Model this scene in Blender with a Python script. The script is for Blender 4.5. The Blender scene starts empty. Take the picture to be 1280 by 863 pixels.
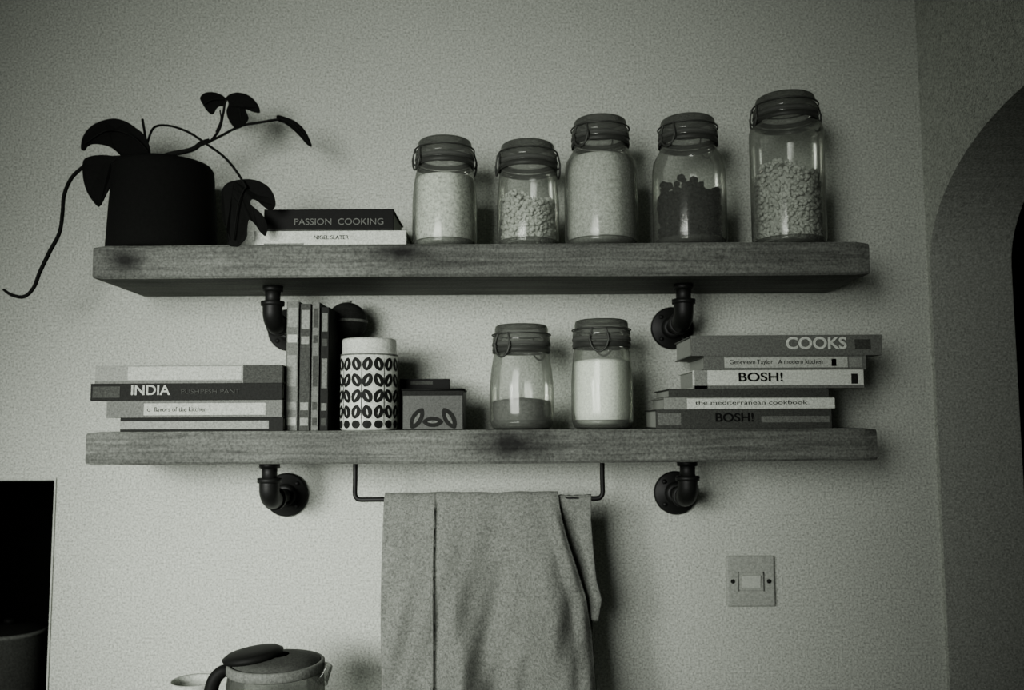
import bpy, bmesh, math, random
from mathutils import Vector, Matrix
random.seed(7)
EYE=1.5
D0=1.695            # camera distance from the shelf wall (wall plane is Y=0)
PITCH=math.radians(5.0); ROLL=math.radians(0.3)
FPX=1100.0
R3=(Matrix.Rotation(math.radians(90)+PITCH,3,'X') @ Matrix.Rotation(-ROLL,3,'Z'))
CAM=Vector((0,-D0,EYE))
def T(px,py,Y):
    """photogrammetric measurement: reference pixel + real depth plane -> world point"""
    d=R3@Vector((px-640,431.5-py,-FPX)); t=(Y-CAM.y)/d.y
    return CAM+d*t
def TX(px,py,Y): return T(px,py,Y).x
SH1B,SH1=EYE+.246,EYE+.3025
SH2B,SH2=EYE-.0685,EYE-.013
SY=-.22; SX0,SX1=-.713,.609
TINT=(.945,1.0,.885)
# ---------------------------------------------------------------- materials
def newmat(name):
    m=bpy.data.materials.new(name); m.use_nodes=True
    nt=m.node_tree; return m,nt,nt.nodes['Principled BSDF']
def N(nt,t,**k):
    n=nt.nodes.new(t)
    for a,b in k.items(): setattr(n,a,b)
    return n
def mth(nt,op,a,b=None,c=None,clamp=False):
    n=N(nt,'ShaderNodeMath',operation=op); n.use_clamp=clamp
    for i,v in enumerate((a,b,c)):
        if v is None: continue
        if isinstance(v,(int,float)): n.inputs[i].default_value=v
        else: nt.links.new(v,n.inputs[i])
    return n.outputs[0]
def tintcol(nt,val,T_=TINT):
    c=N(nt,'ShaderNodeCombineXYZ')
    for i in range(3):
        nt.links.new(mth(nt,'MULTIPLY',val,T_[i]),c.inputs[i])
    return c.outputs[0]
def mat(name,v,rough=.65,grain=.22,gs=270,metal=0,bump=0,big=.0,bigs=6,spec=None):
    m,nt,b=newmat(name)
    g=N(nt,'ShaderNodeNewGeometry')
    n=N(nt,'ShaderNodeTexNoise'); n.inputs['Scale'].default_value=gs; n.inputs['Detail'].default_value=4; n.inputs['Roughness'].default_value=.8
    nt.links.new(g.outputs['Position'],n.inputs['Vector'])
    f=mth(nt,'MULTIPLY_ADD',n.outputs['Fac'],grain*4,1-grain*2)
    if big:
        n2=N(nt,'ShaderNodeTexNoise'); n2.inputs['Scale'].default_value=bigs; n2.inputs['Detail'].default_value=4
        nt.links.new(g.outputs['Position'],n2.inputs['Vector'])
        f=mth(nt,'MULTIPLY',f,mth(nt,'MULTIPLY_ADD',n2.outputs['Fac'],big*2,1-big))
    val=mth(nt,'MAXIMUM',mth(nt,'MULTIPLY',f,v),.001)
    nt.links.new(tintcol(nt,val),b.inputs['Base Color'])
    b.inputs['Roughness'].default_value=rough; b.inputs['Metallic'].default_value=metal
    if spec is None: spec=.08 if v<.05 else .25
    b.inputs['Specular IOR Level'].default_value=spec
    if bump:
        bp=N(nt,'ShaderNodeBump'); bp.inputs['Strength'].default_value=bump; bp.inputs['Distance'].default_value=.001
        nt.links.new(n.outputs['Fac'],bp.inputs['Height']); nt.links.new(bp.outputs[0],b.inputs['Normal'])
    return m
def woodmat():
    m,nt,b=newmat('rustic_wood')
    g=N(nt,'ShaderNodeNewGeometry'); mp=N(nt,'ShaderNodeMapping')
    mp.inputs['Scale'].default_value=(3,30,75)
    nt.links.new(g.outputs['Position'],mp.inputs['Vector'])
    n=N(nt,'ShaderNodeTexNoise'); n.inputs['Scale'].default_value=1.6; n.inputs['Detail'].default_value=6; n.inputs['Distortion'].default_value=.8
    nt.links.new(mp.outputs[0],n.inputs['Vector'])
    gn=N(nt,'ShaderNodeTexNoise'); gn.inputs['Scale'].default_value=260
    nt.links.new(g.outputs['Position'],gn.inputs['Vector'])
    bn=N(nt,'ShaderNodeTexNoise'); bn.inputs['Scale'].default_value=7; bn.inputs['Detail'].default_value=3
    nt.links.new(g.outputs['Position'],bn.inputs['Vector'])
    f=mth(nt,'MAXIMUM',mth(nt,'MULTIPLY_ADD',n.outputs['Fac'],1.9,.05),.25)
    f=mth(nt,'MULTIPLY',f,mth(nt,'MULTIPLY_ADD',gn.outputs['Fac'],1.8,.1))
    f=mth(nt,'MULTIPLY',f,mth(nt,'MULTIPLY_ADD',bn.outputs['Fac'],1.2,.4))
    wn=N(nt,'ShaderNodeTexNoise'); wn.inputs['Scale'].default_value=30
    nt.links.new(g.outputs['Position'],wn.inputs['Vector'])
    for (px,py,sx,sz) in ((152,326,.026,.015),(502,316,.040,.012),(643,556,.060,.022),(300,566,.03,.006),(905,322,.03,.006)):
        p=T(px,py,SY)
        s=N(nt,'ShaderNodeVectorMath',operation='SUBTRACT'); nt.links.new(g.outputs['Position'],s.inputs[0]); s.inputs[1].default_value=p
        q=N(nt,'ShaderNodeVectorMath',operation='MULTIPLY'); nt.links.new(s.outputs[0],q.inputs[0]); q.inputs[1].default_value=(1/sx,1/.03,1/sz)
        l=N(nt,'ShaderNodeVectorMath',operation='LENGTH'); nt.links.new(q.outputs[0],l.inputs[0])
        dd=mth(nt,'ADD',l.outputs['Value'],mth(nt,'MULTIPLY_ADD',wn.outputs['Fac'],1.4,-.7))
        k=mth(nt,'MULTIPLY_ADD',dd,.62,-.12 if sz>.008 else .5,clamp=True)
        k=mth(nt,'MAXIMUM',k,.10)
        f=mth(nt,'MULTIPLY',f,k)
    val=mth(nt,'MULTIPLY',f,.100)
    nt.links.new(tintcol(nt,val),b.inputs['Base Color']); b.inputs['Roughness'].default_value=.7; b.inputs['Specular IOR Level'].default_value=.12
    bp=N(nt,'ShaderNodeBump'); bp.inputs['Strength'].default_value=.3; bp.inputs['Distance'].default_value=.002
    nt.links.new(n.outputs['Fac'],bp.inputs['Height']); nt.links.new(bp.outputs[0],b.inputs['Normal'])
    return m
def glassmat(name,face=.93,edge=.35,gl=.10,dc=.5,po=2.0):
    m=bpy.data.materials.new(name); m.use_nodes=True; nt=m.node_tree
    for n in list(nt.nodes):
        if n.type!='OUTPUT_MATERIAL': nt.nodes.remove(n)
    out=[n for n in nt.nodes if n.type=='OUTPUT_MATERIAL'][0]
    lw=N(nt,'ShaderNodeLayerWeight'); lw.inputs['Blend'].default_value=.4
    f=mth(nt,'POWER',lw.outputs['Facing'],po)
    v=mth(nt,'MULTIPLY_ADD',f,edge-face,face,clamp=True)
    tr=N(nt,'ShaderNodeBsdfTransparent'); nt.links.new(tintcol(nt,v,(.99,1,.985)),tr.inputs['Color'])
    go=N(nt,'ShaderNodeBsdfGlossy'); go.inputs['Roughness'].default_value=.12; go.inputs['Color'].default_value=(.9,.92,.87,1)
    gg=N(nt,'ShaderNodeNewGeometry'); gn=N(nt,'ShaderNodeTexNoise'); gn.inputs['Scale'].default_value=260; nt.links.new(gg.outputs['Position'],gn.inputs['Vector'])
    df=N(nt,'ShaderNodeBsdfDiffuse'); nt.links.new(tintcol(nt,mth(nt,'MULTIPLY_ADD',gn.outputs['Fac'],dc*1.4,dc*.3)),df.inputs['Color'])
    fr=N(nt,'ShaderNodeFresnel'); fr.inputs['IOR'].default_value=1.45
    mx=N(nt,'ShaderNodeMixShader'); nt.links.new(mth(nt,'MULTIPLY_ADD',fr.outputs[0],.6,.01,clamp=True),mx.inputs[0])
    nt.links.new(tr.outputs[0],mx.inputs[1]); nt.links.new(go.outputs[0],mx.inputs[2])
    m2=N(nt,'ShaderNodeMixShader'); m2.inputs[0].default_value=gl
    nt.links.new(mx.outputs[0],m2.inputs[1]); nt.links.new(df.outputs[0],m2.inputs[2])
    nt.links.new(m2.outputs[0],out.inputs[0])
    return m
M={}
M['wall']=mat('wall_plaster',.42,.85,.85,260,big=.06,bigs=5)
M['ceil']=mat('ceiling_paint',.33,.9,.2)
M['floor']=mat('floor_stone',.12,.7,.15,60)
M['hall']=mat('painted_darkness',.008,.9,.3)  # near-black colour stands in for the darkness of hall and recess
M['jamb']=mat('wall_plaster_shaded',.26,.85,.80,260)  # wall plaster with the shade of the arch reveal put into its colour
M['wood']=woodmat()
M['iron']=mat('black_iron',.006,.5,.35,spec=.2)
M['pot']=mat('pot_black',.004,.9,.4)
M['leaf']=mat('leaf_dark',.004,.7,.4,spec=.04)
M['stem']=mat('stem_dark',.006,.8,.3)
M['soil']=mat('soil',.01,.95,.4)
M['glass']=glassmat('jar_glass',.96,.12,.085,.45,1.6)
M['lidglass']=glassmat('jar_lid_glass',.60,.12,.30,.14,1.3)
M['baseglass']=glassmat('jar_base_glass',.6,.2,.15,.2)
M['rubber']=mat('rubber_seal',.06,.8,.2)
M['wire']=mat('steel_wire',.05,.5,.2,metal=.4)
M['white']=mat('white_paper',.55,.7,.5)
M['flour']=mat('white_sugar',.85,.9,.35)
M['oats']=mat('pale_oats',.54,.9,.7,200,bump=.5)
M['grain']=mat('grain_grey',.40,.9,.6,230,bump=.4)
M['nuts']=mat('pale_nuts',.42,.85,.55,220)
M['raisin']=mat('dark_raisins',.003,.7,.5)
M['lentil']=mat('dark_lentils',.07,.8,.6,230,bump=.5)
M['towel']=mat('towel_cloth',.150,.95,.75,260,bump=.3,big=.12,bigs=14,spec=.05)
M['plast']=mat('switch_plastic',.30,.5,.5)
M['plast2']=mat('switch_rocker',.46,.45,.35)
M['mug']=mat('mug_glaze',.52,.35,.5)
M['print']=mat('print_dark',.010,.6,.5)
M['black']=mat('ink_black',.005,.6,.3)
M['g1']=mat('grey_1',.045,.7,.7); M['g2']=mat('grey_2',.11,.7,.7); M['g3']=mat('grey_3',.21,.7,.6); M['g4']=mat('grey_4',.38,.7,.55)
M['dk']=mat('dark_cover',.013,.7,.6)
M['pages']=mat('paper_pages',.30,.9,.2)
M['steel']=mat('brushed_steel',.30,.4,.15,metal=.7)
M['tin']=mat('tin_paint',.060,.6,.6)
M['counter']=mat('counter_top',.12,.5,.15); M['cab']=mat('cabinet_paint',.3,.6,.1)
# ---------------------------------------------------------------- geometry helpers
class MB:
    def __init__(s): s.v=[];s.f=[];s.m=[];s.mats=[];s.sm=[]
    def mi(s,k):
        if k not in s.mats: s.mats.append(k)
        return s.mats.index(k)
    def add(s,vs,fs,k,smooth=False):
        o=len(s.v); s.v+=[tuple(v) for v in vs]; i=s.mi(k)
        for f in fs: s.f.append([a+o for a in f]); s.m.append(i); s.sm.append(smooth)
    def box(s,a,b,k,rz=0,c=None):
        x0,y0,z0=a;x1,y1,z1=b
        vs=[(x0,y0,z0),(x1,y0,z0),(x1,y1,z0),(x0,y1,z0),(x0,y0,z1),(x1,y0,z1),(x1,y1,z1),(x0,y1,z1)]
        if rz:
            c=c or ((x0+x1)/2,(y0+y1)/2); cs,sn=math.cos(rz),math.sin(rz)
            vs=[(c[0]+(x-c[0])*cs-(y-c[1])*sn,c[1]+(x-c[0])*sn+(y-c[1])*cs,z) for x,y,z in vs]
        s.add(vs,[(0,3,2,1),(4,5,6,7),(0,1,5,4),(1,2,6,5),(2,3,7,6),(3,0,4,7)],k)
    def lathe(s,prof,k,seg=48,M4=None,closed=False):
        vs=[];fs=[];n=len(prof)
        for j in range(seg):
            a=2*math.pi*j/seg
            for r,z in prof:
                p=Vector((r*math.cos(a),r*math.sin(a),z))
                if M4: p=M4@p
                vs.append(p)
        for j in range(seg):
            q=(j+1)%seg
            for i in range(n-1):
                fs.append((j*n+i,q*n+i,q*n+i+1,j*n+i+1))
            if closed: fs.append((j*n+n-1,q*n+n-1,q*n,j*n))
        s.add(vs,fs,k,True)
    def tube(s,pts,r,k,seg=10,sub=6,smoothpath=True,caps=True):
        pts=[Vector(p) for p in pts]
        rr=r if isinstance(r,(list,tuple)) else [r]*len(pts)
        if smoothpath and len(pts)>2:
            P=[];RR=[]
            for i in range(len(pts)-1):
                p0=pts[max(i-1,0)];p1=pts[i];p2=pts[i+1];p3=pts[min(i+2,len(pts)-1)]
                for t in range(sub):
                    u=t/sub
                    P.append(.5*((2*p1)+(-p0+p2)*u+(2*p0-5*p1+4*p2-p3)*u*u+(-p0+3*p1-3*p2+p3)*u**3)); RR.append(rr[i]*(1-u)+rr[i+1]*u)
            P.append(pts[-1]);RR.append(rr[-1]); pts=P; rr=RR
        vs=[];fs=[];up=None
        for i,p in enumerate(pts):
            d=(pts[min(i+1,len(pts)-1)]-pts[max(i-1,0)]).normalized()
            if up is None:
                up=Vector((0,0,1)) if abs(d.z)<.9 else Vector((0,1,0))
            up=(up-d*up.dot(d)).normalized(); sd=d.cross(up)
            for j in range(seg):
                a=2*math.pi*j/seg; vs.append(p+(up*math.cos(a)+sd*math.sin(a))*rr[i])
        for i in range(len(pts)-1):
            for j in range(seg):
                q=(j+1)%seg; fs.append((i*seg+j,i*seg+q,(i+1)*seg+q,(i+1)*seg+j))
        if caps:
            fs.append(tuple(range(seg))[::-1]); fs.append(tuple((len(pts)-1)*seg+j for j in range(seg)))
        s.add(vs,fs,k,True)
    def obj(s,name,parent=None,loc=None,bevel=0,bseg=2):
        me=bpy.data.meshes.new(name); me.from_pydata(s.v,[],s.f)
        for k in s.mats: me.materials.append(M[k])
        for i,p in enumerate(me.polygons): p.material_index=s.m[i]; p.use_smooth=s.sm[i]
        bm=bmesh.new(); bm.from_mesh(me); bmesh.ops.recalc_face_normals(bm,faces=bm.faces); bm.to_mesh(me); bm.free()
        o=bpy.data.objects.new(name,me); bpy.context.scene.collection.objects.link(o)
        if parent: o.parent=parent
        if loc: o.location=loc
        if bevel:
            b=o.modifiers.new('bevel','BEVEL'); b.width=bevel; b.segments=bseg; b.limit_method='ANGLE'
        return o
def empty(name,loc=(0,0,0)):
    e=bpy.data.objects.new(name,None); e.location=loc; e.empty_display_size=.05
    bpy.context.scene.collection.objects.link(e); return e
def text(name,s,size,loc,k,parent,rot=(math.pi/2,0,0),width=None,bold=.0):
    c=bpy.data.curves.new(name,'FONT'); c.body=s; c.size=size; c.extrude=.0003; c.offset=bold; c.align_x='LEFT'; c.align_y='BOTTOM'
    c.materials.append(M[k]); o=bpy.data.objects.new(name,c); bpy.context.scene.collection.objects.link(o)
    o.location=loc; o.rotation_euler=rot; o.parent=parent
    if width:
        bpy.context.view_layer.update(); w=o.dimensions[0]
        if w>0: o.scale=(width/w,1,1)
    return o
# ---------------------------------------------------------------- room shell
CEIL=EYE+.86
WX=.81; WT=.157
hx=-.873; hz=EYE-.106
b=MB(); b.box((hx,0,0),(WX+WT,.15,CEIL),'wall'); b.box((-1.75,0,hz),(hx,.15,CEIL),'wall'); b.box((-2.8,0,0),(-1.75,.15,CEIL),'wall'); b.box((-1.75,0,0),(hx,.15,.86),'wall')
b.obj('wall_back')
b=MB(); yc,aa,bb,z0=-.432,.42,.235,EYE+.295
out=[(0,0),(0,CEIL),(-4,CEIL),(-4,0),(yc-aa,0)]
for i in range(33):
    a=math.pi-math.pi*i/32; out.append((yc+aa*math.cos(a),z0+bb*math.sin(a)))
out.append((yc+aa,0)); n=len(out)
vs=[(WX,y,z) for y,z in out]+[(WX+WT,y,z) for y,z in out]
b.add(vs,[tuple(range(n)),tuple(range(2*n-1,n-1,-1))],'wall')
b.add(vs,[(i,(i+1)%n,(i+1)%n+n,i+n) for i in range(n)],'wall')
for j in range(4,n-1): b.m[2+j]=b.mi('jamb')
b.obj('wall_right')
b=MB(); b.box((-2.95,-4,0),(-2.8,.15,CEIL),'wall'); b.obj('wall_left')
b=MB(); b.box((-2.95,-4,CEIL),(WX+WT,.15,CEIL+.1),'ceil'); b.obj('ceiling')
b=MB(); b.box((-2.95,-4,-.1),(2.4,.9,0),'floor'); b.obj('floor')
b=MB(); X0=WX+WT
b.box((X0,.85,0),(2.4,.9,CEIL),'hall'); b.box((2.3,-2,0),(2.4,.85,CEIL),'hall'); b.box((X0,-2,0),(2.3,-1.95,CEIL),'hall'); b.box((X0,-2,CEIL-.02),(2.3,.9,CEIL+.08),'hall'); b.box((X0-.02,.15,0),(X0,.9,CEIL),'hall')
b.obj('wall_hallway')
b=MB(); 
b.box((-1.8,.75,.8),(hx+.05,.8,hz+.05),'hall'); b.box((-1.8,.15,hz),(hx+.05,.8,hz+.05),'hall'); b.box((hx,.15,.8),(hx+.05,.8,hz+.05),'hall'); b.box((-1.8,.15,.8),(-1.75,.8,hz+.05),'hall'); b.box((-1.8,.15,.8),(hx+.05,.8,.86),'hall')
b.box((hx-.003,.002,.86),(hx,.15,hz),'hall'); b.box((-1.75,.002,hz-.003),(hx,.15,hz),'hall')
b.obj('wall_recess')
b=MB(); b.box((-1.75,-.003,hz),(hx+.003,.0,hz+.004),'g4'); b.box((hx,-.003,.91),(hx+.003,0,hz),'g4'); b.obj('trim_1')
b=MB(); b.box((-2.6,-.6,.87),(.80,-.002,.91),'counter'); b.box((-2.58,-.57,.1),(.79,-.004,.87),'cab'); b.box((-2.58,-.52,0),(.79,-.004,.1),'dk')
for i in range(6):
    b.box((-2.55+i*.56,-.59,.13),(-2.55+i*.56+.53,-.57,.85),'cab'); b.box((-2.55+i*.56+.2,-.61,.79),(-2.55+i*.56+.33,-.59,.80),'steel')
b.obj('kitchen_counter')
# ---------------------------------------------------------------- shelves
def shelf(zb,zt,seed):
    random.seed(seed); nx=60; vs=[];fs=[]
    prof=[(SY+.003,zb),(SY,zb+.004),(SY,zt-.004),(SY+.003,zt),(-.001,zt),(-.001,zb)]
    k=len(prof)
    ph=[random.uniform(0,6) for _ in range(4)]
    for i in range(nx+1):
        x=SX0+(SX1-SX0)*i/nx
        w=.0012*math.sin(x*9+ph[0])+.0008*math.sin(x*23+ph[1]); w2=.0012*math.sin(x*7+ph[2])
        e=.004*(1 if i in(0,nx) else 0)
        for j,(y,z) in enumerate(prof):
            if j<4: y=y+w+e
            if j in(0,1): z=z+w2*.6+e*.6
            if j in(2,3): z=z-e*.6
            vs.append((x,y,z))
    for i in range(nx):
        for j in range(k):
            q=(j+1)%k; fs.append((i*k+j,i*k+q,(i+1)*k+q,(i+1)*k+j))
    fs.append(tuple(range(k))); fs.append(tuple(nx*k+j for j in range(k))[::-1])
    b=MB(); b.add(vs,fs,'wood'); b.obj('wooden_shelf')
shelf(SH1B,SH1,3); shelf(SH2B,SH2,5)
def bracket(x,zb):
    e=empty('pipe_bracket',(x,0,zb)); dz=-.067
    A=Matrix.Translation((0,-.0005,dz))@Matrix.Rotation(math.pi/2,4,'X')
    b=MB(); b.lathe([(0,0),(.040,0),(.041,.002),(.041,.007),(.038,.009),(.022,.010),(.020,.013),(.019,.024),(.0135,.024)],'iron',48,A)
    for q in range(4):
        a=math.pi/4+q*math.pi/2
        B=Matrix.Translation((.030*math.cos(a),0,dz+.030*math.sin(a)))@Matrix.Rotation(math.pi/2,4,'X')
        b.lathe([(0,.013),(.004,.0125),(.005,.009)],'iron',12,B)
    b.obj('flange',e)
    b=MB(); b.tube([(0,-.02,dz),(0,-.105,dz)],.0135,'iron',20,smoothpath=False); b.obj('arm',e)
    b=MB(); b.tube([(0,-.086,dz),(0,-.098,dz),(0,-.113,dz+.004),(0,-.123,dz+.014),(0,-.125,dz+.026),(0,-.125,dz+.036)],.0175,'iron',20)
    b.lathe([(.0135,0),(.021,0),(.021,.008),(.0135,.008)],'iron',24,Matrix.Translation((0,-.084,dz))@Matrix.Rotation(math.pi/2,4,'X'),True)
    b.lathe([(.0135,0),(.021,0),(.021,.008),(.0135,.008)],'iron',24,Matrix.Translation((0,-.125,dz+.031)),True)
    b.obj('elbow',e)
    b=MB(); b.tube([(0,-.125,dz+.03),(0,-.125,0)],.0135,'iron',20,smoothpath=False)
    b.lathe([(.0135,0),(.018,0),(.018,.010),(.0135,.010)],'iron',24,Matrix.Translation((0,-.125,-.0105)),True); b.obj('stub',e)
for x in (-.430,.309):
    bracket(x,SH1B); bracket(x,SH2B)
# ---------------------------------------------------------------- jars
def ico():
    bm=bmesh.new(); bmesh.ops.create_icosphere(bm,subdivisions=1,radius=1)
    v=[x.co.copy() for x in bm.verts]; f=[[a.index for a in q.verts] for q in bm.faces]; bm.free(); return v,f
IV,IF=ico()
def lump(b,c,r,k):
    R=Matrix.Rotation(random.uniform(0,6),3,'Z')@Matrix.Rotation(random.uniform(0,6),3,'X')
    s=(random.uniform(.6,1.1),random.uniform(.7,1.2),random.uniform(.5,.9))
    b.add([Vector(c)+R@Vector((v.x*s[0]*r,v.y*s[1]*r,v.z*s[2]*r)) for v in IV],IF,k,True)
def jar(X,Y,z,R,H,rn,kind,fill,style='round',latch=0.6,rs=.007,nl=600):
    e=empty('glass_storage_jar',(X,Y,z)); hl=.034
    zn=H-hl-.018
    if style=='round': sh=[(R*.985,zn-.045),(R*.95,zn-.026),(rn*1.03,zn-.006),(rn*.99,zn)]
    else: sh=[(R,zn-.012),(R*.97,zn-.004),(rn*1.0,zn+.002)]
    b=MB(); b.lathe([(0,.006),(R*.6,.004),(R*.80,.0),(R*.93,.004),(R*.99,.014),(R,.03)]+([(R*1.0,zn*.55)])+sh+[(rn*.97,zn+.004),(rn*.97,zn+.010),(rn*1.02,zn+.012),(rn*1.02,H-hl)],'glass',64)
    b.obj('jar_body',e)
    b=MB(); b.lathe([(R*.55,.006),(R*.8,.002),(R*.9,.004),(R*.95,.012),(R*.93,.016),(R*.5,.010)],'baseglass',48); b.obj('thick_base',e)
    b=MB(); b.lathe([(rn*.9,H-hl-.003),(rn*1.06,H-hl-.003),(rn*1.07,H-hl),(rn*1.06,H-hl+.003),(rn*.9,H-hl+.003)],'rubber',48,closed=True); b.obj('rubber_seal',e)
    b=MB(); b.lathe([(rn*.9,H-hl+.003),(rn*1.04,H-hl+.003),(rn*1.05,H-hl+.008),(rn*1.03,H-hl+.014),(rn*.97,H-.016),(rn*.965,H-.006),(rn*.94,H-.002),(rn*.88,H),(rn*.80,H-.004),(0,H-.006)],'lidglass',64); b.obj('glass_lid',e)
    b=MB(); w=.0015
    def ring(rr,zz): b.tube([(rr*math.cos(a),rr*math.sin(a),zz) for a in [2*math.pi*i/40 for i in range(41)]],w,'wire',8,smoothpath=False,caps=False)
    ring(rn*1.04,zn+.008); ring(rn*1.06,H-.017)
    b.lathe([(rn*1.035,zn+.003),(rn*1.055,zn+.003),(rn*1.055,zn+.013),(rn*1.035,zn+.013)],'wire',48,closed=True)
    for sgn in (1,-1):
        cx,cy=math.cos(latch),math.sin(latch)
        def L(a,t,zz):
            return (a*cx-t*cy,a*cy+t*cx,zz)
        for t in (-.016,.016):
            b.tube([L(sgn*rn*1.06,t*.7,H-.017),L(sgn*(rn*1.10),t,H-hl),L(sgn*(rn*1.11),t,zn+.012),L(sgn*rn*1.04,t*.9,zn+.006)],w,'wire',8)
        b.tube([L(sgn*rn*1.10,-.016,H-hl),L(sgn*rn*1.12,-.012,H-hl-.016),L(sgn*rn*1.13,.0,H-hl-.024),L(sgn*rn*1.12,.012,H-hl-.016),L(sgn*rn*1.10,.016,H-hl)],w*1.2,'wire',8)
    b.obj('wire_clamp',e)
    r=R-.005
    if kind in('flour','oats','grain','lentil'):
        rt=min(r,(rn*1.0-.004)+(max(0,zn-fill-.004))*.6)
        pr=[(0,.010),(r*.8,.008),(r*.93,.012),(r,.03)]
        zk=zn-.045
        if fill>zk: pr+=[(r*.985,zk)]
        pr+=[(rt,fill-.004),(rt*.96,fill),(rt*.6,fill+.003),(0,fill+.006)]
        b=MB(); b.lathe(pr,kind,48); b.obj('contents',e)
    if kind in('nuts','raisin'):
        b=MB(); core=.8
        b.lathe([(0,.012),(r*core,.012),(r*core,fill-.012),(0,fill-.006)],kind,24)
        for i in range(nl):
            a=random.uniform(0,2*math.pi); zz=random.uniform(.012,fill)
            rad=(r-rs)*(random.uniform(.86,1) if random.random()<.7 else math.sqrt(random.random()))
            lump(b,(rad*math.cos(a),rad*math.sin(a),zz+.010*math.sin(a*2)*(zz/fill)),rs*random.uniform(.7,1.15),kind)
        b.obj('contents',e)
JY=-.152
jar(TX(556,250,JY),JY,SH1,.0575,.199,.050,'oats',.130,latch=.5)
jar(TX(660,250,JY),JY,SH1,.0555,.192,.050,'nuts',.092,latch=.2,rs=.0048,nl=1300)
jar(TX(751,230,JY),JY,SH1,.0655,.236,.049,'grain',.165,latch=.8)
jar(TX(861,230,JY),JY,SH1,.0655,.2365,.050,'raisin',.112,latch=.7,rs=.0085,nl=520)
jar(TX(984,220,JY),JY,SH1,.0645,.276,.054,'nuts',.142,'straight',latch=.1,rs=.0055,nl=1700)
jar(TX(652,480,JY),JY,SH2,.0560,.182,.0485,'lentil',.050,latch=.9)
jar(TX(752.5,480,JY),JY,SH2,.0540,.190,.0485,'flour',.118,latch=1.4)
# ---------------------------------------------------------------- plant
PY=-.132
e=empty('potted_plant',(0,0,0))
b=MB(); cx=-.629
pm=Matrix.Translation((cx,PY,SH1))
b.lathe([(0,0),(.090,0),(.0935,.003),(.0940,.010),(.0905,.090),(.0870,.145),(.0855,.156),(.081,.163),(.078,.162),(.077,.150),(.074,.145)],'pot',64,pm)
b.obj('pot',e)
b=MB(); b.lathe([(.077,.150),(.04,.155),(0,.158)],'soil',32,pm); b.obj('soil',e)
def cat(P,sub=3):
    n=len(P);o=[]
    for i in range(n):
        p0,p1,p2,p3=[Vector(P[(i+q)%n]) for q in(-1,0,1,2)]
        for t in range(sub):
            u=t/sub; o.append(.5*((2*p1)+(-p0+p2)*u+(2*p0-5*p1+4*p2-p3)*u*u+(-p0+3*p1-3*p2+p3)*u**3))
    return o
def leaf(name,P,Y,curl,rib):
    P=cat(P); b=MB()
    cxp=sum(p.x for p in P)/len(P); cyp=sum(p.y for p in P)/len(P)
    vs=[]
    for p in P:
        dist=((p.x-cxp)**2+(p.y-cyp)**2)/1600
        vs.append(T(p.x,p.y,Y+curl*dist))
    b.add(vs,[tuple(range(len(vs)))],'leaf',False)
    b.tube([T(x,y,Y-.002+curl*(((x-cxp)**2+(y-cyp)**2)/1600)) for x,y in rib],.0012,'stem',6)
    o=b.obj(name,e)
    s=o.modifiers.new('thick','SOLIDIFY'); s.thickness=.0012
leaf('leaf_1',[(101,186),(103,172),(111,160),(124,152),(142,148),(158,152),(170,160),(180,168),(186,180),(188,197),(178,198),(165,198),(154,197),(146,190),(138,184),(128,181),(118,180),(110,182),(106,188)],-.16,.010,[(186,190),(165,170),(135,163),(106,180)])
leaf('leaf_2',[(104,202),(112,196),(125,194),(140,195),(149,200),(147,206),(141,212),(145,217),(140,230),(132,246),(124,259),(115,250),(108,238),(104,222)],-.17,-.010,[(145,199),(128,215),(123,250)])
leaf('leaf_3',[(276,250),(277,238),(284,229),(297,225),(312,224),(325,227),(336,234),(343,246),(344,258),(338,263),(330,259),(322,252),(315,249),(313,255),(321,262),(329,270),(334,282),(332,295),(325,290),(318,280),(311,275),(309,285),(308,297),(300,306),(290,312),(284,300),(283,288),(278,272)],-.232,.008,[(308,232),(298,255),(292,300)])
leaf('leaf_4',[(250,122),(256,116),(266,115),(276,118),(283,124),(280,132),(272,134),(266,143),(259,139),(253,130)],-.12,.012,[(281,124),(265,125),(256,130)])
leaf('leaf_5',[(283,122),(290,117),(300,116),(312,120),(322,130),(325,141),(316,140),(307,137),(311,148),(304,158),(295,161),(287,152),(283,140),(286,130)],-.13,-.014,[(285,124),(298,132),(302,152)])
leaf('leaf_6',[(346,144),(356,146),(370,152),(382,164),(390,182),(384,181),(376,172),(366,162),(355,154),(347,151)],-.13,.01,[(348,148),(368,157),(388,180)])
def stem(P,r,ys):
    n=len(P); return [T(x,y,ys[0]+(ys[1]-ys[0])*i/(n-1)) for i,(x,y) in enumerate(P)],r
b=MB()
for P,r,ys in (
 ([(185,208),(165,198),(140,197),(118,200),(100,212),(88,225),(80,245),(78,268),(74,292),(62,315),(50,340),(42,360),(30,371),(15,369),(4,362)],[.0035]*9+[.0038,.0036,.0034,.0034,.003,.002],(-.14,-.15)),
 ([(184,210),(182,175),(178,149)],.0024,(-.14,-.13)),
 ([(184,180),(192,160),(210,157),(235,165),(258,180),(280,196),(296,215),(308,235)],.0022,(-.14,-.232)),
 ([(178,212),(195,200),(212,193),(228,190),(242,186),(252,179),(262,176)],.0048,(-.13,-.13)),
 ([(246,184),(272,172),(300,158),(325,153),(350,149)],.0026,(-.132,-.13)),
 ([(262,178),(274,162),(279,142),(281,130),(284,122)],.0024,(-.13,-.13)),
 ([(270,165),(276,150),(275,138)],.0014,(-.13,-.13))):
    pp,r=stem(P,r,ys); b.tube(pp,r,'stem',8)
b.obj('stems',e)
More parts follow.
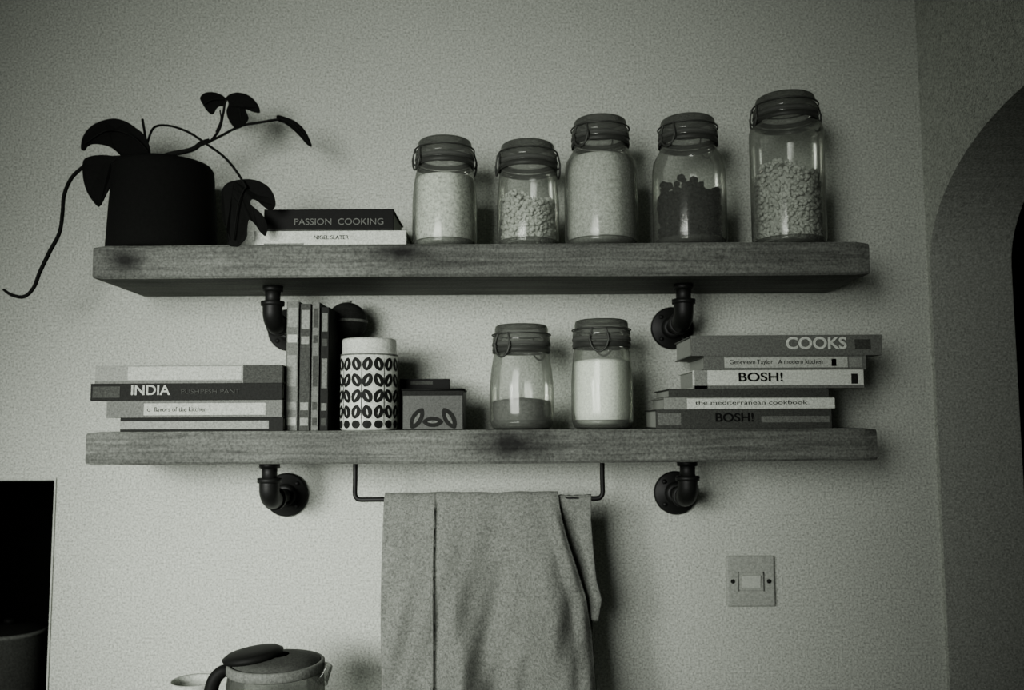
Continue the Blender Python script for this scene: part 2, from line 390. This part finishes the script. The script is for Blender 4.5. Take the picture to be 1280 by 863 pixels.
# ---------------------------------------------------------------- books
def book(e,name,x0,x1,z0,z1,yf,dep,cover,rz=0,side=None):
    b=MB(); t=.0022; c=((x0+x1)/2,yf+dep/2)
    b.box((x0,yf+.002,z0),(x1,yf+dep,z0+t),cover,rz,c); b.box((x0,yf+.002,z1-t),(x1,yf+dep,z1),cover,rz,c)
    b.box((x0,yf,z0),(x1,yf+.004,z1),cover,rz,c)
    b.box((x0+.003,yf+.004,z0+t),(x1-.003,yf+dep-.004,z1-t),'pages',rz,c)
    return b.obj(name,e,bevel=.0008)
def bx(p0,p1,py,Y): return TX(p0,py,Y),TX(p1,py,Y)
def patch(e,name,x0,x1,z0,z1,yf,k):
    b=MB(); b.box((x0,yf-.0006,z0),(x1,yf+.001,z1),k); return b.obj(name,e)
def zz(py,Y): return T(640,py,Y).z
e=empty('book_stack',(0,0,0)); yf=-.195
x0,x1=bx(318,508,292,yf); zA=SH1; zB=zA+.029
book(e,'book_1',x0,x1,zA,zB,yf,.15,'white'); 
text('title_1','NIGEL SLATER',.010,(TX(392,292,yf),yf-.0008,zA+.012),'g1',e,width=.060)
x0,x1=bx(330,492,268,yf+.008); zC=zz(259,yf)
book(e,'book_2',x0,x1,zB,zC,yf+.008,.14,'black')
text('title_2','PASSION  COOKING',.016,(TX(366,268,yf),yf+.0072,zB+.009),'g2',e,width=.155)
patch(e,'band_1',TX(330,292,yf),TX(380,292,yf),zA+.005,zA+.007,yf,'g2')
patch(e,'band_2',TX(332,270,yf),TX(490,270,yf),zB+.003,zB+.0045,yf+.008,'g1')
# lower left stack
e=empty('book_stack',(0,0,0)); yf=-.200
hs=[17,21,21,22]; top=T(230,457,yf).z; tot=sum(hs); zs=[SH2]
for h in hs: zs.append(zs[-1]+(top-SH2)*h/tot)
x0,x1=bx(150,354,530,yf); book(e,'book_1',x0,x1,zs[0],zs[1],yf,.15,'dk'); patch(e,'band_1',TX(150,530,yf),TX(336,530,yf),zs[0]+.004,zs[1]-.006,yf,'g3')
x0,x1=bx(133,353,511,yf); book(e,'book_2',x0,x1,zs[1],zs[2],yf,.16,'g2'); patch(e,'band_2',TX(180,511,yf),TX(332,511,yf),zs[1]+.004,zs[2]-.005,yf,'g4')
text('title_2','o  flavors of the kitchen',.011,(TX(184,511,yf),yf-.001,zs[1]+.008),'g1',e,width=.10)
x0,x1=bx(113,353,490,yf); book(e,'book_3',x0,x1,zs[2],zs[3],yf,.17,'dk')
text('title_3','INDIA',.0235,(TX(163,498,yf),yf-.001,zs[2]+.005),'g4',e,width=.066,bold=.0004)
text('title_3b','PUSHPESH PANT',.011,(TX(226,498,yf),yf-.001,zs[2]+.009),'g1',e,width=.10)
patch(e,'band_3',TX(116,490,yf),TX(150,490,yf),zs[2]+.005,zs[3]-.005,yf,'g1')
x0,x1=bx(119,353,468,yf); book(e,'book_4',x0,x1,zs[3],zs[4],yf,.15,'g3'); patch(e,'band_4',TX(304,468,yf),x1,zs[3],zs[4],yf,'g1')
patch(e,'band_4b',TX(119,468,yf),TX(302,468,yf),zs[3]-.0,zs[3]+.004,yf,'g2'); patch(e,'band_4c',TX(160,468,yf),TX(302,468,yf),zs[3]+.006,zs[4]-.002,yf,'g4')
# upright books
e=empty('upright_books',(0,0,0)); yf=-.178; 
cols=[(357,373,377,'g2','g3'),(374,388,380,'g1','g3'),(389,399,378,'g2','g1'),(400,411,384,'dk','g2')]
for i,(a,c,t,k,k2) in enumerate(cols):
    x0,x1=bx(a+.3,c-.3,460,yf); zt=T((a+c)/2,t,yf).z; tt=.0015
    b=MB(); dep=.150
    b.box((x0,yf,SH2),(x0+tt,yf+dep,zt),k); b.box((x1-tt,yf,SH2),(x1,yf+dep,zt),k); b.box((x0,yf,SH2),(x1,yf+.003,zt),k)
    b.box((x0+tt,yf+.003,SH2+.002),(x1-tt,yf+dep-.003,zt-.002),'pages')
    b.obj('book_%d'%(i+1),e,bevel=.0006)
    for q,(f0,f1) in enumerate(((.04,.10),(.16,.22),(.34,.58),(.68,.74),(.80,.95))):
        kk=k2 if (q+i)%3 else ('g4' if i==0 else 'g1')
        patch(e,'label_%d_%d'%(i,q),x0+.0025,x1-.0025,SH2+(zt-SH2)*f0,SH2+(zt-SH2)*f1,yf,kk)
# right stack
e=empty('book_stack',(0,0,0)); yf=-.200
L=[(820,1040,24,'g1'),(830,1043,15,'g3'),(836,1036,11,'g1'),(866,1080,23,'white'),(880,1083,18,'g2'),(864,1103,26,'g2')]
top=T(980,419,yf).z; tot=sum(q[2] for q in L); z=SH2
zr=[]
for i,(a,c,h,k) in enumerate(L):
    z1=z+(top-SH2)*h/tot; py=535-(z-SH2)/.00136-8; x0,x1=bx(a,c,py,yf)
    book(e,'book_%d'%(i+1),x0,x1,z,z1,yf,.13+.012*(i%3),k); zr.append((z,z1)); z=z1
def tx(i,s,a,c,size,dz,k,bold=0): text('title_%d'%i,s,size,(TX(a,470,yf),yf-.0010,zr[i][0]+dz),k,e,width=(c-a)*.00134,bold=bold)
def pt(i,nm,a,c,d0,d1,k): patch(e,nm,TX(a,470,yf),TX(c,470,yf),zr[i][0]+d0,zr[i][1]-d1,yf,k)
tx(5,'COOKS',983,1060,.028,.006,'white',.0006); pt(5,'b6',1070,1090,.010,.008,'g1')
pt(4,'band_5',906,1060,.004,.003,'g4'); tx(4,'Genevieve Taylor   A modern kitchen',912,1030,.011,.008,'dk'); pt(4,'mark_5',1040,1046,.006,.006,'dk'); pt(4,'mark_5b',1062,1078,.004,.004,'g3')
tx(3,'BOSH!',922,978,.021,.008,'black',.0004); pt(3,'band_4',868,884,.0,.0,'g3'); pt(3,'mark_4',1064,1072,.007,.007,'dk'); pt(3,'b4u',866,1079,.0,.026,'g2')
pt(1,'band_2',858,1042,.001,.002,'white'); tx(1,'the mediterranean cookbook',868,1010,.010,.006,'dk')
tx(0,'BOSH!',892,940,.020,.008,'black',.0004); pt(0,'band_1',950,1035,.010,.012,'g2'); pt(0,'b1c',821,850,.006,.006,'g2')
# ---------------------------------------------------------------- patterned canister
e=empty('patterned_canister',(0,0,0)); my=-.150; mr=.0495; mx=TX(461.5,480,my); mh=T(461,425,my).z-SH2
pm=Matrix.Translation((mx,my,SH2))
b=MB(); b.lathe([(0,0),(mr*.93,0),(mr*.985,.003),(mr,.008),(mr,mh-.028),(mr*.955,mh-.026),(mr*.955,mh-.004),(mr*.93,mh),(mr*.88,mh-.002),(mr*.88,mh-.02),(0,mh-.02)],'mug',64,pm); b.obj('body',e)
b=MB()
def petal(ca,cz,ln,wd,ang,k='print',n=16,tip=.35,lift=.0007):
    vs=[]
    for i in range(n):
        t=2*math.pi*i/n; u=ln*math.cos(t); v=wd*math.sin(t)*abs(math.sin(t))**tip
        x=u*math.cos(ang)-v*math.sin(ang); zq=u*math.sin(ang)+v*math.cos(ang)
        a=ca+x/mr; rr=mr+lift
        vs.append((mx+rr*math.cos(a),my+rr*math.sin(a),SH2+cz+zq))
    b.add(vs,[tuple(range(n))],k)
nm=8
for i in range(nm):
    a=-math.pi/2-.10+i*2*math.pi/nm
    for s in(-1,1):
        da=s*.0097/mr
        petal(a+da,.113,.0120,.0088,math.pi/2-s*.22)          # outward leaves, top row
        petal(a+da,.0855,.0125,.0088,math.pi/2-s*.42)         # flower: four petals
        petal(a+da,.0585,.0125,.0088,math.pi/2+s*.42)
        petal(a+da,.0315,.0120,.0088,math.pi/2+s*.22)         # bottom leaves
        petal(a+da,.0105,.0070,.0078,math.pi/2,tip=0)
        petal(a+da,.113,.0060,.0014,math.pi/2-s*.22,'mug',lift=.0011)
        petal(a+da,.0855,.0062,.0014,math.pi/2-s*.42,'mug',lift=.0011)
        petal(a+da,.0585,.0062,.0014,math.pi/2+s*.42,'mug',lift=.0011)
        petal(a+da,.0315,.0060,.0014,math.pi/2+s*.22,'mug',lift=.0011)
    petal(a,.064,.060,.0008,math.pi/2,tip=0)
b.obj('leaf_pattern',e)
b=MB(); b.lathe([(mr*.95,mh-.030),(mr*1.005,mh-.030),(mr*1.005,mh-.027),(mr*.95,mh-.027)],'g2',48,pm,True); b.obj('lid_line',e)
# rounded dark grinder-like canister behind it
e=empty('dark_lidded_canister',(0,0,0)); dy=-.066; dx_=TX(434,400,dy); dh=T(434,377,dy).z-SH2
pm=Matrix.Translation((dx_,dy,SH2)); r=.036
b=MB(); b.lathe([(0,0),(r*.9,0),(r,.005),(r*.98,dh*.35),(r*.82,dh-.085),(r*.78,dh-.076)],'g1',40,pm); b.obj('body',e)
b=MB(); prof=[]
for i in range(15):
    t=-math.pi/2*.72+(math.pi/2*1.72)*i/14
    prof.append((r*1.03*math.cos(t),dh-.038+.036*math.sin(t)))
b.lathe([(r*.4,dh-.074)]+prof,'dk',40,pm)
b.lathe([(r*1.02,dh-.041),(r*1.05,dh-.041),(r*1.05,dh-.036),(r*1.02,dh-.036)],'g2',40,pm,True)
b.lathe([(0,dh-.003),(r*.22,dh-.003),(r*.24,dh+.001),(0,dh+.002)],'g3',20,pm); b.obj('lid',e)
# decorated tin, lid off: dark rolled rim, hollow inside
e=empty('decorated_tin',(0,0,0)); ty=-.185; x0,x1=bx(503,579,510,ty); zt=T(540,486,ty).z; dep=.085; w_=.0018
b=MB()
b.box((x0,ty,SH2),(x1,ty+dep,SH2+.002),'tin'); b.box((x0,ty,SH2),(x1,ty+w_,zt-.003),'tin'); b.box((x0,ty+dep-w_,SH2),(x1,ty+dep,zt-.003),'tin')
b.box((x0,ty,SH2),(x0+w_,ty+dep,zt-.003),'tin'); b.box((x1-w_,ty,SH2),(x1,ty+dep,zt-.003),'tin'); b.obj('tin_body',e,bevel=.0006)
b=MB(); r0=.0022
b.tube([(x0,ty,zt-.002),(x1,ty,zt-.002)],r0,'black',10,smoothpath=False); b.tube([(x0,ty+dep,zt-.002),(x1,ty+dep,zt-.002)],r0,'black',10,smoothpath=False)
b.tube([(x0,ty,zt-.002),(x0,ty+dep,zt-.002)],r0,'black',10,smoothpath=False); b.tube([(x1,ty,zt-.002),(x1,ty+dep,zt-.002)],r0,'black',10,smoothpath=False)
b.box((x0,ty-.0008,zt-.012),(x1,ty,zt-.003),'dk'); b.obj('dark_rim',e)
b=MB()
def flat(cx,cz,ln,wd,ang,k):
    vs=[]
    for i in range(18):
        t=2*math.pi*i/18; u=ln*math.cos(t); v=wd*math.sin(t)*abs(math.sin(t))**.4
        vs.append((cx+u*math.cos(ang)-v*math.sin(ang),ty-.0010,cz+u*math.sin(ang)+v*math.cos(ang)))
    b.add(vs,[tuple(range(18))],k)
W_=x1-x0
for (fx,fz,l,w,a,k) in ((.24,.020,.020,.010,1.05,'dk'),(.50,.014,.018,.009,.0,'dk'),(.77,.020,.020,.010,-1.05,'dk'),(.24,.020,.011,.0028,1.05,'g2'),(.77,.020,.011,.0028,-1.05,'g2'),(.5,.014,.009,.0024,0,'g2')):
    flat(x0+W_*fx,SH2+fz,l,w,a,k)
b.v=[(v[0],v[1]-.0002*(i//18),v[2]) for i,v in enumerate(b.v)]
b.obj('leaf_decoration',e)
# two small dark recipe books standing inside / behind the tin
e2=empty('small_notebook',(0,0,0)); a0,a1=bx(500,562,480,ty+.095); zt2=T(530,474,ty+.095).z
b=MB(); b.box((a0,ty+.092,SH2),(a1,ty+.094,zt2),'black'); b.box((a0,ty+.108,SH2),(a1,ty+.110,zt2),'black'); b.box((a0,ty+.094,SH2),(a0+.002,ty+.108,zt2),'black'); b.box((a0+.002,ty+.094,SH2+.002),(a1-.002,ty+.108,zt2-.003),'pages'); b.obj('notebook',e2)
patch(e2,'notebook_label',a0+.02,a0+.06,zt2-.010,zt2-.004,ty+.092,'g1')
# ---------------------------------------------------------------- towel rail + towel
ry=-.15; rz=T(600,624,ry).z; xl=TX(444,600,ry); xr=TX(753,600,ry)
e=empty('towel_rail',(0,0,0)); b=MB()
b.tube([(xl,ry,SH2B),(xl,ry,rz+.03),(xl,ry,rz+.010),(xl+.003,ry,rz+.003),(xl+.010,ry,rz),(xl+.04,ry,rz),((xl+xr)/2,ry,rz),(xr-.04,ry,rz),(xr-.010,ry,rz),(xr-.003,ry,rz+.003),(xr,ry,rz+.010),(xr,ry,rz+.03),(xr,ry,SH2B)],.0042,'iron',12); b.obj('rail_rod',e)
b=MB()
for x in(xl,xr): b.lathe([(0,-.002),(.009,-.002),(.009,0),(0,0)],'iron',20,Matrix.Translation((x,ry,SH2B)))
b.obj('mount_plates',e)
def sstep(a,b_,x):
    t=max(0,min(1,(x-a)/(b_-a))); return t*t*(3-2*t)
def lerp_tab(tab,s):
    for (s0,v0),(s1,v1) in zip(tab,tab[1:]):
        if s<=s1:
            t=max(0,(s-s0)/(s1-s0)); return v0+(v1-v0)*t
    return tab[-1][1]
def px_s(px,py):
    p=T(px,py,ry-.015); return (rz-p.z,p.x)
def sheet(b,left,right,smax,back,off,disp,nu=160,nv=130,crum=.0010,ragged=0):
    vs=[];fs=[]
    for j in range(nv+1):
        for i in range(nu+1):
            u=i/nu
            sm=smax+ragged*sstep(.75,1,u)
            s=-back+(sm+back)*j/nv
            sc=max(0,s); xa=lerp_tab(left,sc); xb=lerp_tab(right,sc); x=xa+(xb-xa)*u
            d=disp(u,x,sc); ro=.0064+off+crum*(math.sin(x*43)+.7*math.sin(x*97+1))*.5+crum
            if s>=.012: vs.append((x,ry-ro+d,rz-s))
            elif s>-.012:
                a=(s+.012)/.024*math.pi
                vs.append((x,ry+ro*math.cos(a)+d*sstep(.4,1,a/math.pi),rz+ro*math.sin(a)-.012*abs(math.cos(a))**2))
            else: vs.append((x,ry+ro+.003*math.sin(u*14)*min(1,-s/.2),rz+s))
    for j in range(nv):
        for i in range(nu):
            k=j*(nu+1)+i; fs.append((k,k+1,k+nu+2,k+nu+1))
    b.add(vs,fs,'towel',True)
b=MB()
lft=[px_s(480,624),px_s(479,700),px_s(478,780),px_s(480,870)]; lft=[(max(0,a),c) for a,c in lft]
rA=[px_s(740,624),px_s(739,650),px_s(742,690),px_s(746,725),px_s(753,750),px_s(749,775)]; rA=[(max(0,a),c) for a,c in rA]
rB=[px_s(698,624),px_s(703,650),px_s(711,680),px_s(721,710),px_s(732,745),px_s(740,790),px_s(746,870)]; rB=[(max(0,a),c) for a,c in rB]
def dA(u,x,s):
    g=min(1,s/.12)
    return (.006*math.sin(u*36+s*8)*g*sstep(.7,.9,u)-.005*sstep(.9,1,u)*g)
def dB(u,x,s):
    g=min(1,s/.20); G=min(1,s/.34)
    X=(x-lft[0][1]); hem=.087
    if X<hem: d=-.0050+.0035*math.sin(X*45+s*6)*g
    else: d=.0025*math.exp(-(X-hem)/.012)
    m=sstep(hem,hem+.06,X)
    d+=.024*math.sin((X-.125-.12*s)*34)*g*m
    d+=.0075*math.sin(X*66-s*16+1.3)*G*m
    d+=.0035*math.sin(X*120+s*23)*math.sin(s*19+X*22)*g
    d+=.0060*math.sin(s*21+X*26)*G
    d+=-.014*sstep(.90,.97,u)*(1-.4*sstep(.97,1,u))*min(1,s/.03)
    return d
sheet(b,lft,rA,.175,.30,.000,dA,ragged=.030)
sheet(b,lft,rB,.41,.0115,.0050,lambda u,x,s:dB(u,x,s)-.022*min(1,s/.10),crum=.0015)
o=b.obj('kitchen_towel'); s=o.modifiers.new('thick','SOLIDIFY'); s.thickness=.0016
b=MB(); hem=.087; pts=[]
for i in range(25):
    s_=.012+.385*i/24; x_=lft[0][1]+hem-.0008; u_=(x_-lerp_tab(lft,s_))/(lerp_tab(rB,s_)-lerp_tab(lft,s_))
    pts.append((x_,ry-.0064-.005-.0015+dB(u_,x_,s_)-.022*min(1,s_/.10),rz-s_))
b.tube(pts,.0016,'towel',6,sub=2); q=b.obj('hem_fold',o)
# ---------------------------------------------------------------- wall switch
c=T(938.5,727,-.008); e=empty('light_switch',(c.x,0,c.z)); w=.0455
b=MB(); b.box((-w,-.009,-w*1.03),(w,-.0005,w*1.03),'plast'); b.obj('plate',e,bevel=.0035,bseg=3)
b=MB(); b.box((-.023,-.0115,-.017),(.023,-.009,.017),'plast'); b.obj('frame',e,bevel=.001)
b=MB(); b.add([(-.017,-.013,-.012),(.017,-.013,-.012),(.017,-.0165,.012),(-.017,-.0165,.012),(-.017,-.0115,-.012),(.017,-.0115,-.012),(.017,-.0115,.012),(-.017,-.0115,.012)],[(0,1,2,3),(4,5,1,0),(5,6,2,1),(6,7,3,2),(7,4,0,3)],'plast2'); b.obj('rocker',e,bevel=.001)
b=MB()
for sx in(-.034,.034):
    b.lathe([(.0042,.009),(.004,.0105),(0,.011)],'dk',16,Matrix.Translation((sx,0,0))@Matrix.Rotation(math.pi/2,4,'X'))
b.box((-.024,-.0117,-.018),(-.023,-.009,.018),'g1'); b.box((.023,-.0117,-.018),(.024,-.009,.018),'g1')
b.obj('screws',e)
c=T(1240,449,-.002); e=empty('wall_nail',(c.x,0,c.z)); b=MB(); b.lathe([(.0015,0),(.0015,.006),(.004,.006),(.004,.008),(0,.0085)],'flour',12,Matrix.Rotation(math.pi/2,4,'X')); b.obj('nail',e)
# ---------------------------------------------------------------- kettle on the counter
ky=-.25; kx=TX(345,840,ky); kz=.91; top=T(345,812,ky).z
e=empty('glass_kettle',(kx,ky,kz)); kh=top-kz
M['kglass']=glassmat('kettle_glass',.70,.12,.15,.12,1.3)
b=MB(); b.lathe([(0,.02),(.080,.02),(.083,.03),(.082,.08),(.076,kh-.05),(.073,kh-.028)],'kglass',48); b.obj('glass_body',e)
b=MB(); b.lathe([(0,0),(.085,0),(.087,.01),(.083,.028),(0,.028)],'black',48); b.obj('base',e)
b=MB(); b.lathe([(.0745,kh-.034),(.0765,kh-.032),(.0765,kh-.020),(.0745,kh-.018),(.070,kh-.018),(.070,kh-.034)],'g2',48,closed=True); b.obj('steel_rim',e)
b=MB(); b.lathe([(0,kh-.022),(.069,kh-.022),(.069,kh-.017),(.045,kh-.012),(.02,kh-.008)],'g1',40)
b.lathe([(0,kh-.014),(.036,kh-.014),(.046,kh-.010),(.048,kh-.004),(.040,kh+.001),(.02,kh+.003),(0,kh+.003)],'black',40,Matrix.Rotation(math.radians(-8),4,'Y')@Matrix.Translation((-.006,0,0))); b.obj('lid',e)
b=MB(); b.tube([(-.068,-.01,kh-.034),(-.080,-.012,kh-.030),(-.094,-.015,kh-.045),(-.100,-.016,kh-.08),(-.098,-.015,kh-.12),(-.078,-.01,kh-.16)],[.008,.010,.011,.011,.010,.008],'black',14); b.obj('handle',e)
b=MB(); b.tube([(.070,0,kh-.05),(.078,0,kh-.035),(.084,0,kh-.024)],[.014,.010,.007],'kglass',14,caps=False); b.obj('spout',e)
cy=-.22; cz=.91; cxx=TX(243,855,cy); ch=T(243,850,cy).z-cz
e=empty('stoneware_crock',(cxx,cy,cz)); b=MB(); b.lathe([(0,0),(.030,0),(.034,.006),(.038,ch*.6),(.038,ch-.003),(.0365,ch),(.034,ch-.003),(.034,ch-.012),(0,ch-.012)],'g4',40); b.obj('bowl',e)
pc=T(4,830,.25); e=empty('saucepan',(pc.x,.27,.8605)); hp=T(12,797,.15).z-.86
b=MB(); r=.075; b.lathe([(0,0),(r*.92,0),(r,.01),(r,hp-.02)],'g1',48); b.lathe([(r,hp-.02),(r*1.03,hp-.018),(r*1.03,hp-.014),(r*.95,hp-.012)],'g2',48); b.lathe([(r*.95,hp-.012),(r*.6,hp-.003),(0,hp)],'dk',48); b.lathe([(0,hp),(.01,hp),(.014,hp+.008),(.01,hp+.012),(0,hp+.012)],'black',20); b.obj('pan',e)
b=MB(); b.tube([(-r,0,hp-.04),(-r-.05,-.01,hp-.035),(-r-.15,-.03,hp-.03)],.008,'black',12); b.obj('handle',e)
# ---------------------------------------------------------------- lights, world, camera
def area(name,loc,tgt,sx,sy,power,spread=180,col=(.98,1,.95)):
    l=bpy.data.lights.new(name,'AREA'); l.shape='RECTANGLE'; l.size=sx; l.size_y=sy; l.energy=power; l.spread=math.radians(spread); l.color=col
    o=bpy.data.objects.new(name,l); o.location=loc; o.rotation_euler=(Vector(tgt)-Vector(loc)).to_track_quat('-Z','Y').to_euler(); bpy.context.scene.collection.objects.link(o)
area('window_light',(-.9,-2.3,1.80),(-.16,0,1.64),1.0,1.0,6.6,50)
area('added_low_light',(-1.3,-1.8,1.6),(-.44,0,1.06),.5,.5,4.6,48)  # added lamp to brighten the lower-left wall, not an actual window
w=bpy.data.worlds.new('World'); bpy.context.scene.world=w; w.use_nodes=True
w.node_tree.nodes['Background'].inputs[0].default_value=(.96,1,.93,1); w.node_tree.nodes['Background'].inputs[1].default_value=.15
cam=bpy.data.cameras.new('camera'); co=bpy.data.objects.new('camera',cam); bpy.context.scene.collection.objects.link(co)
cam.sensor_width=36; cam.lens=FPX/1280*36; cam.clip_start=.01
cam.dof.use_dof=True; cam.dof.focus_distance=1.45; cam.dof.aperture_fstop=2.4
co.matrix_world=Matrix.Translation(CAM)@R3.to_4x4()
bpy.context.scene.camera=co
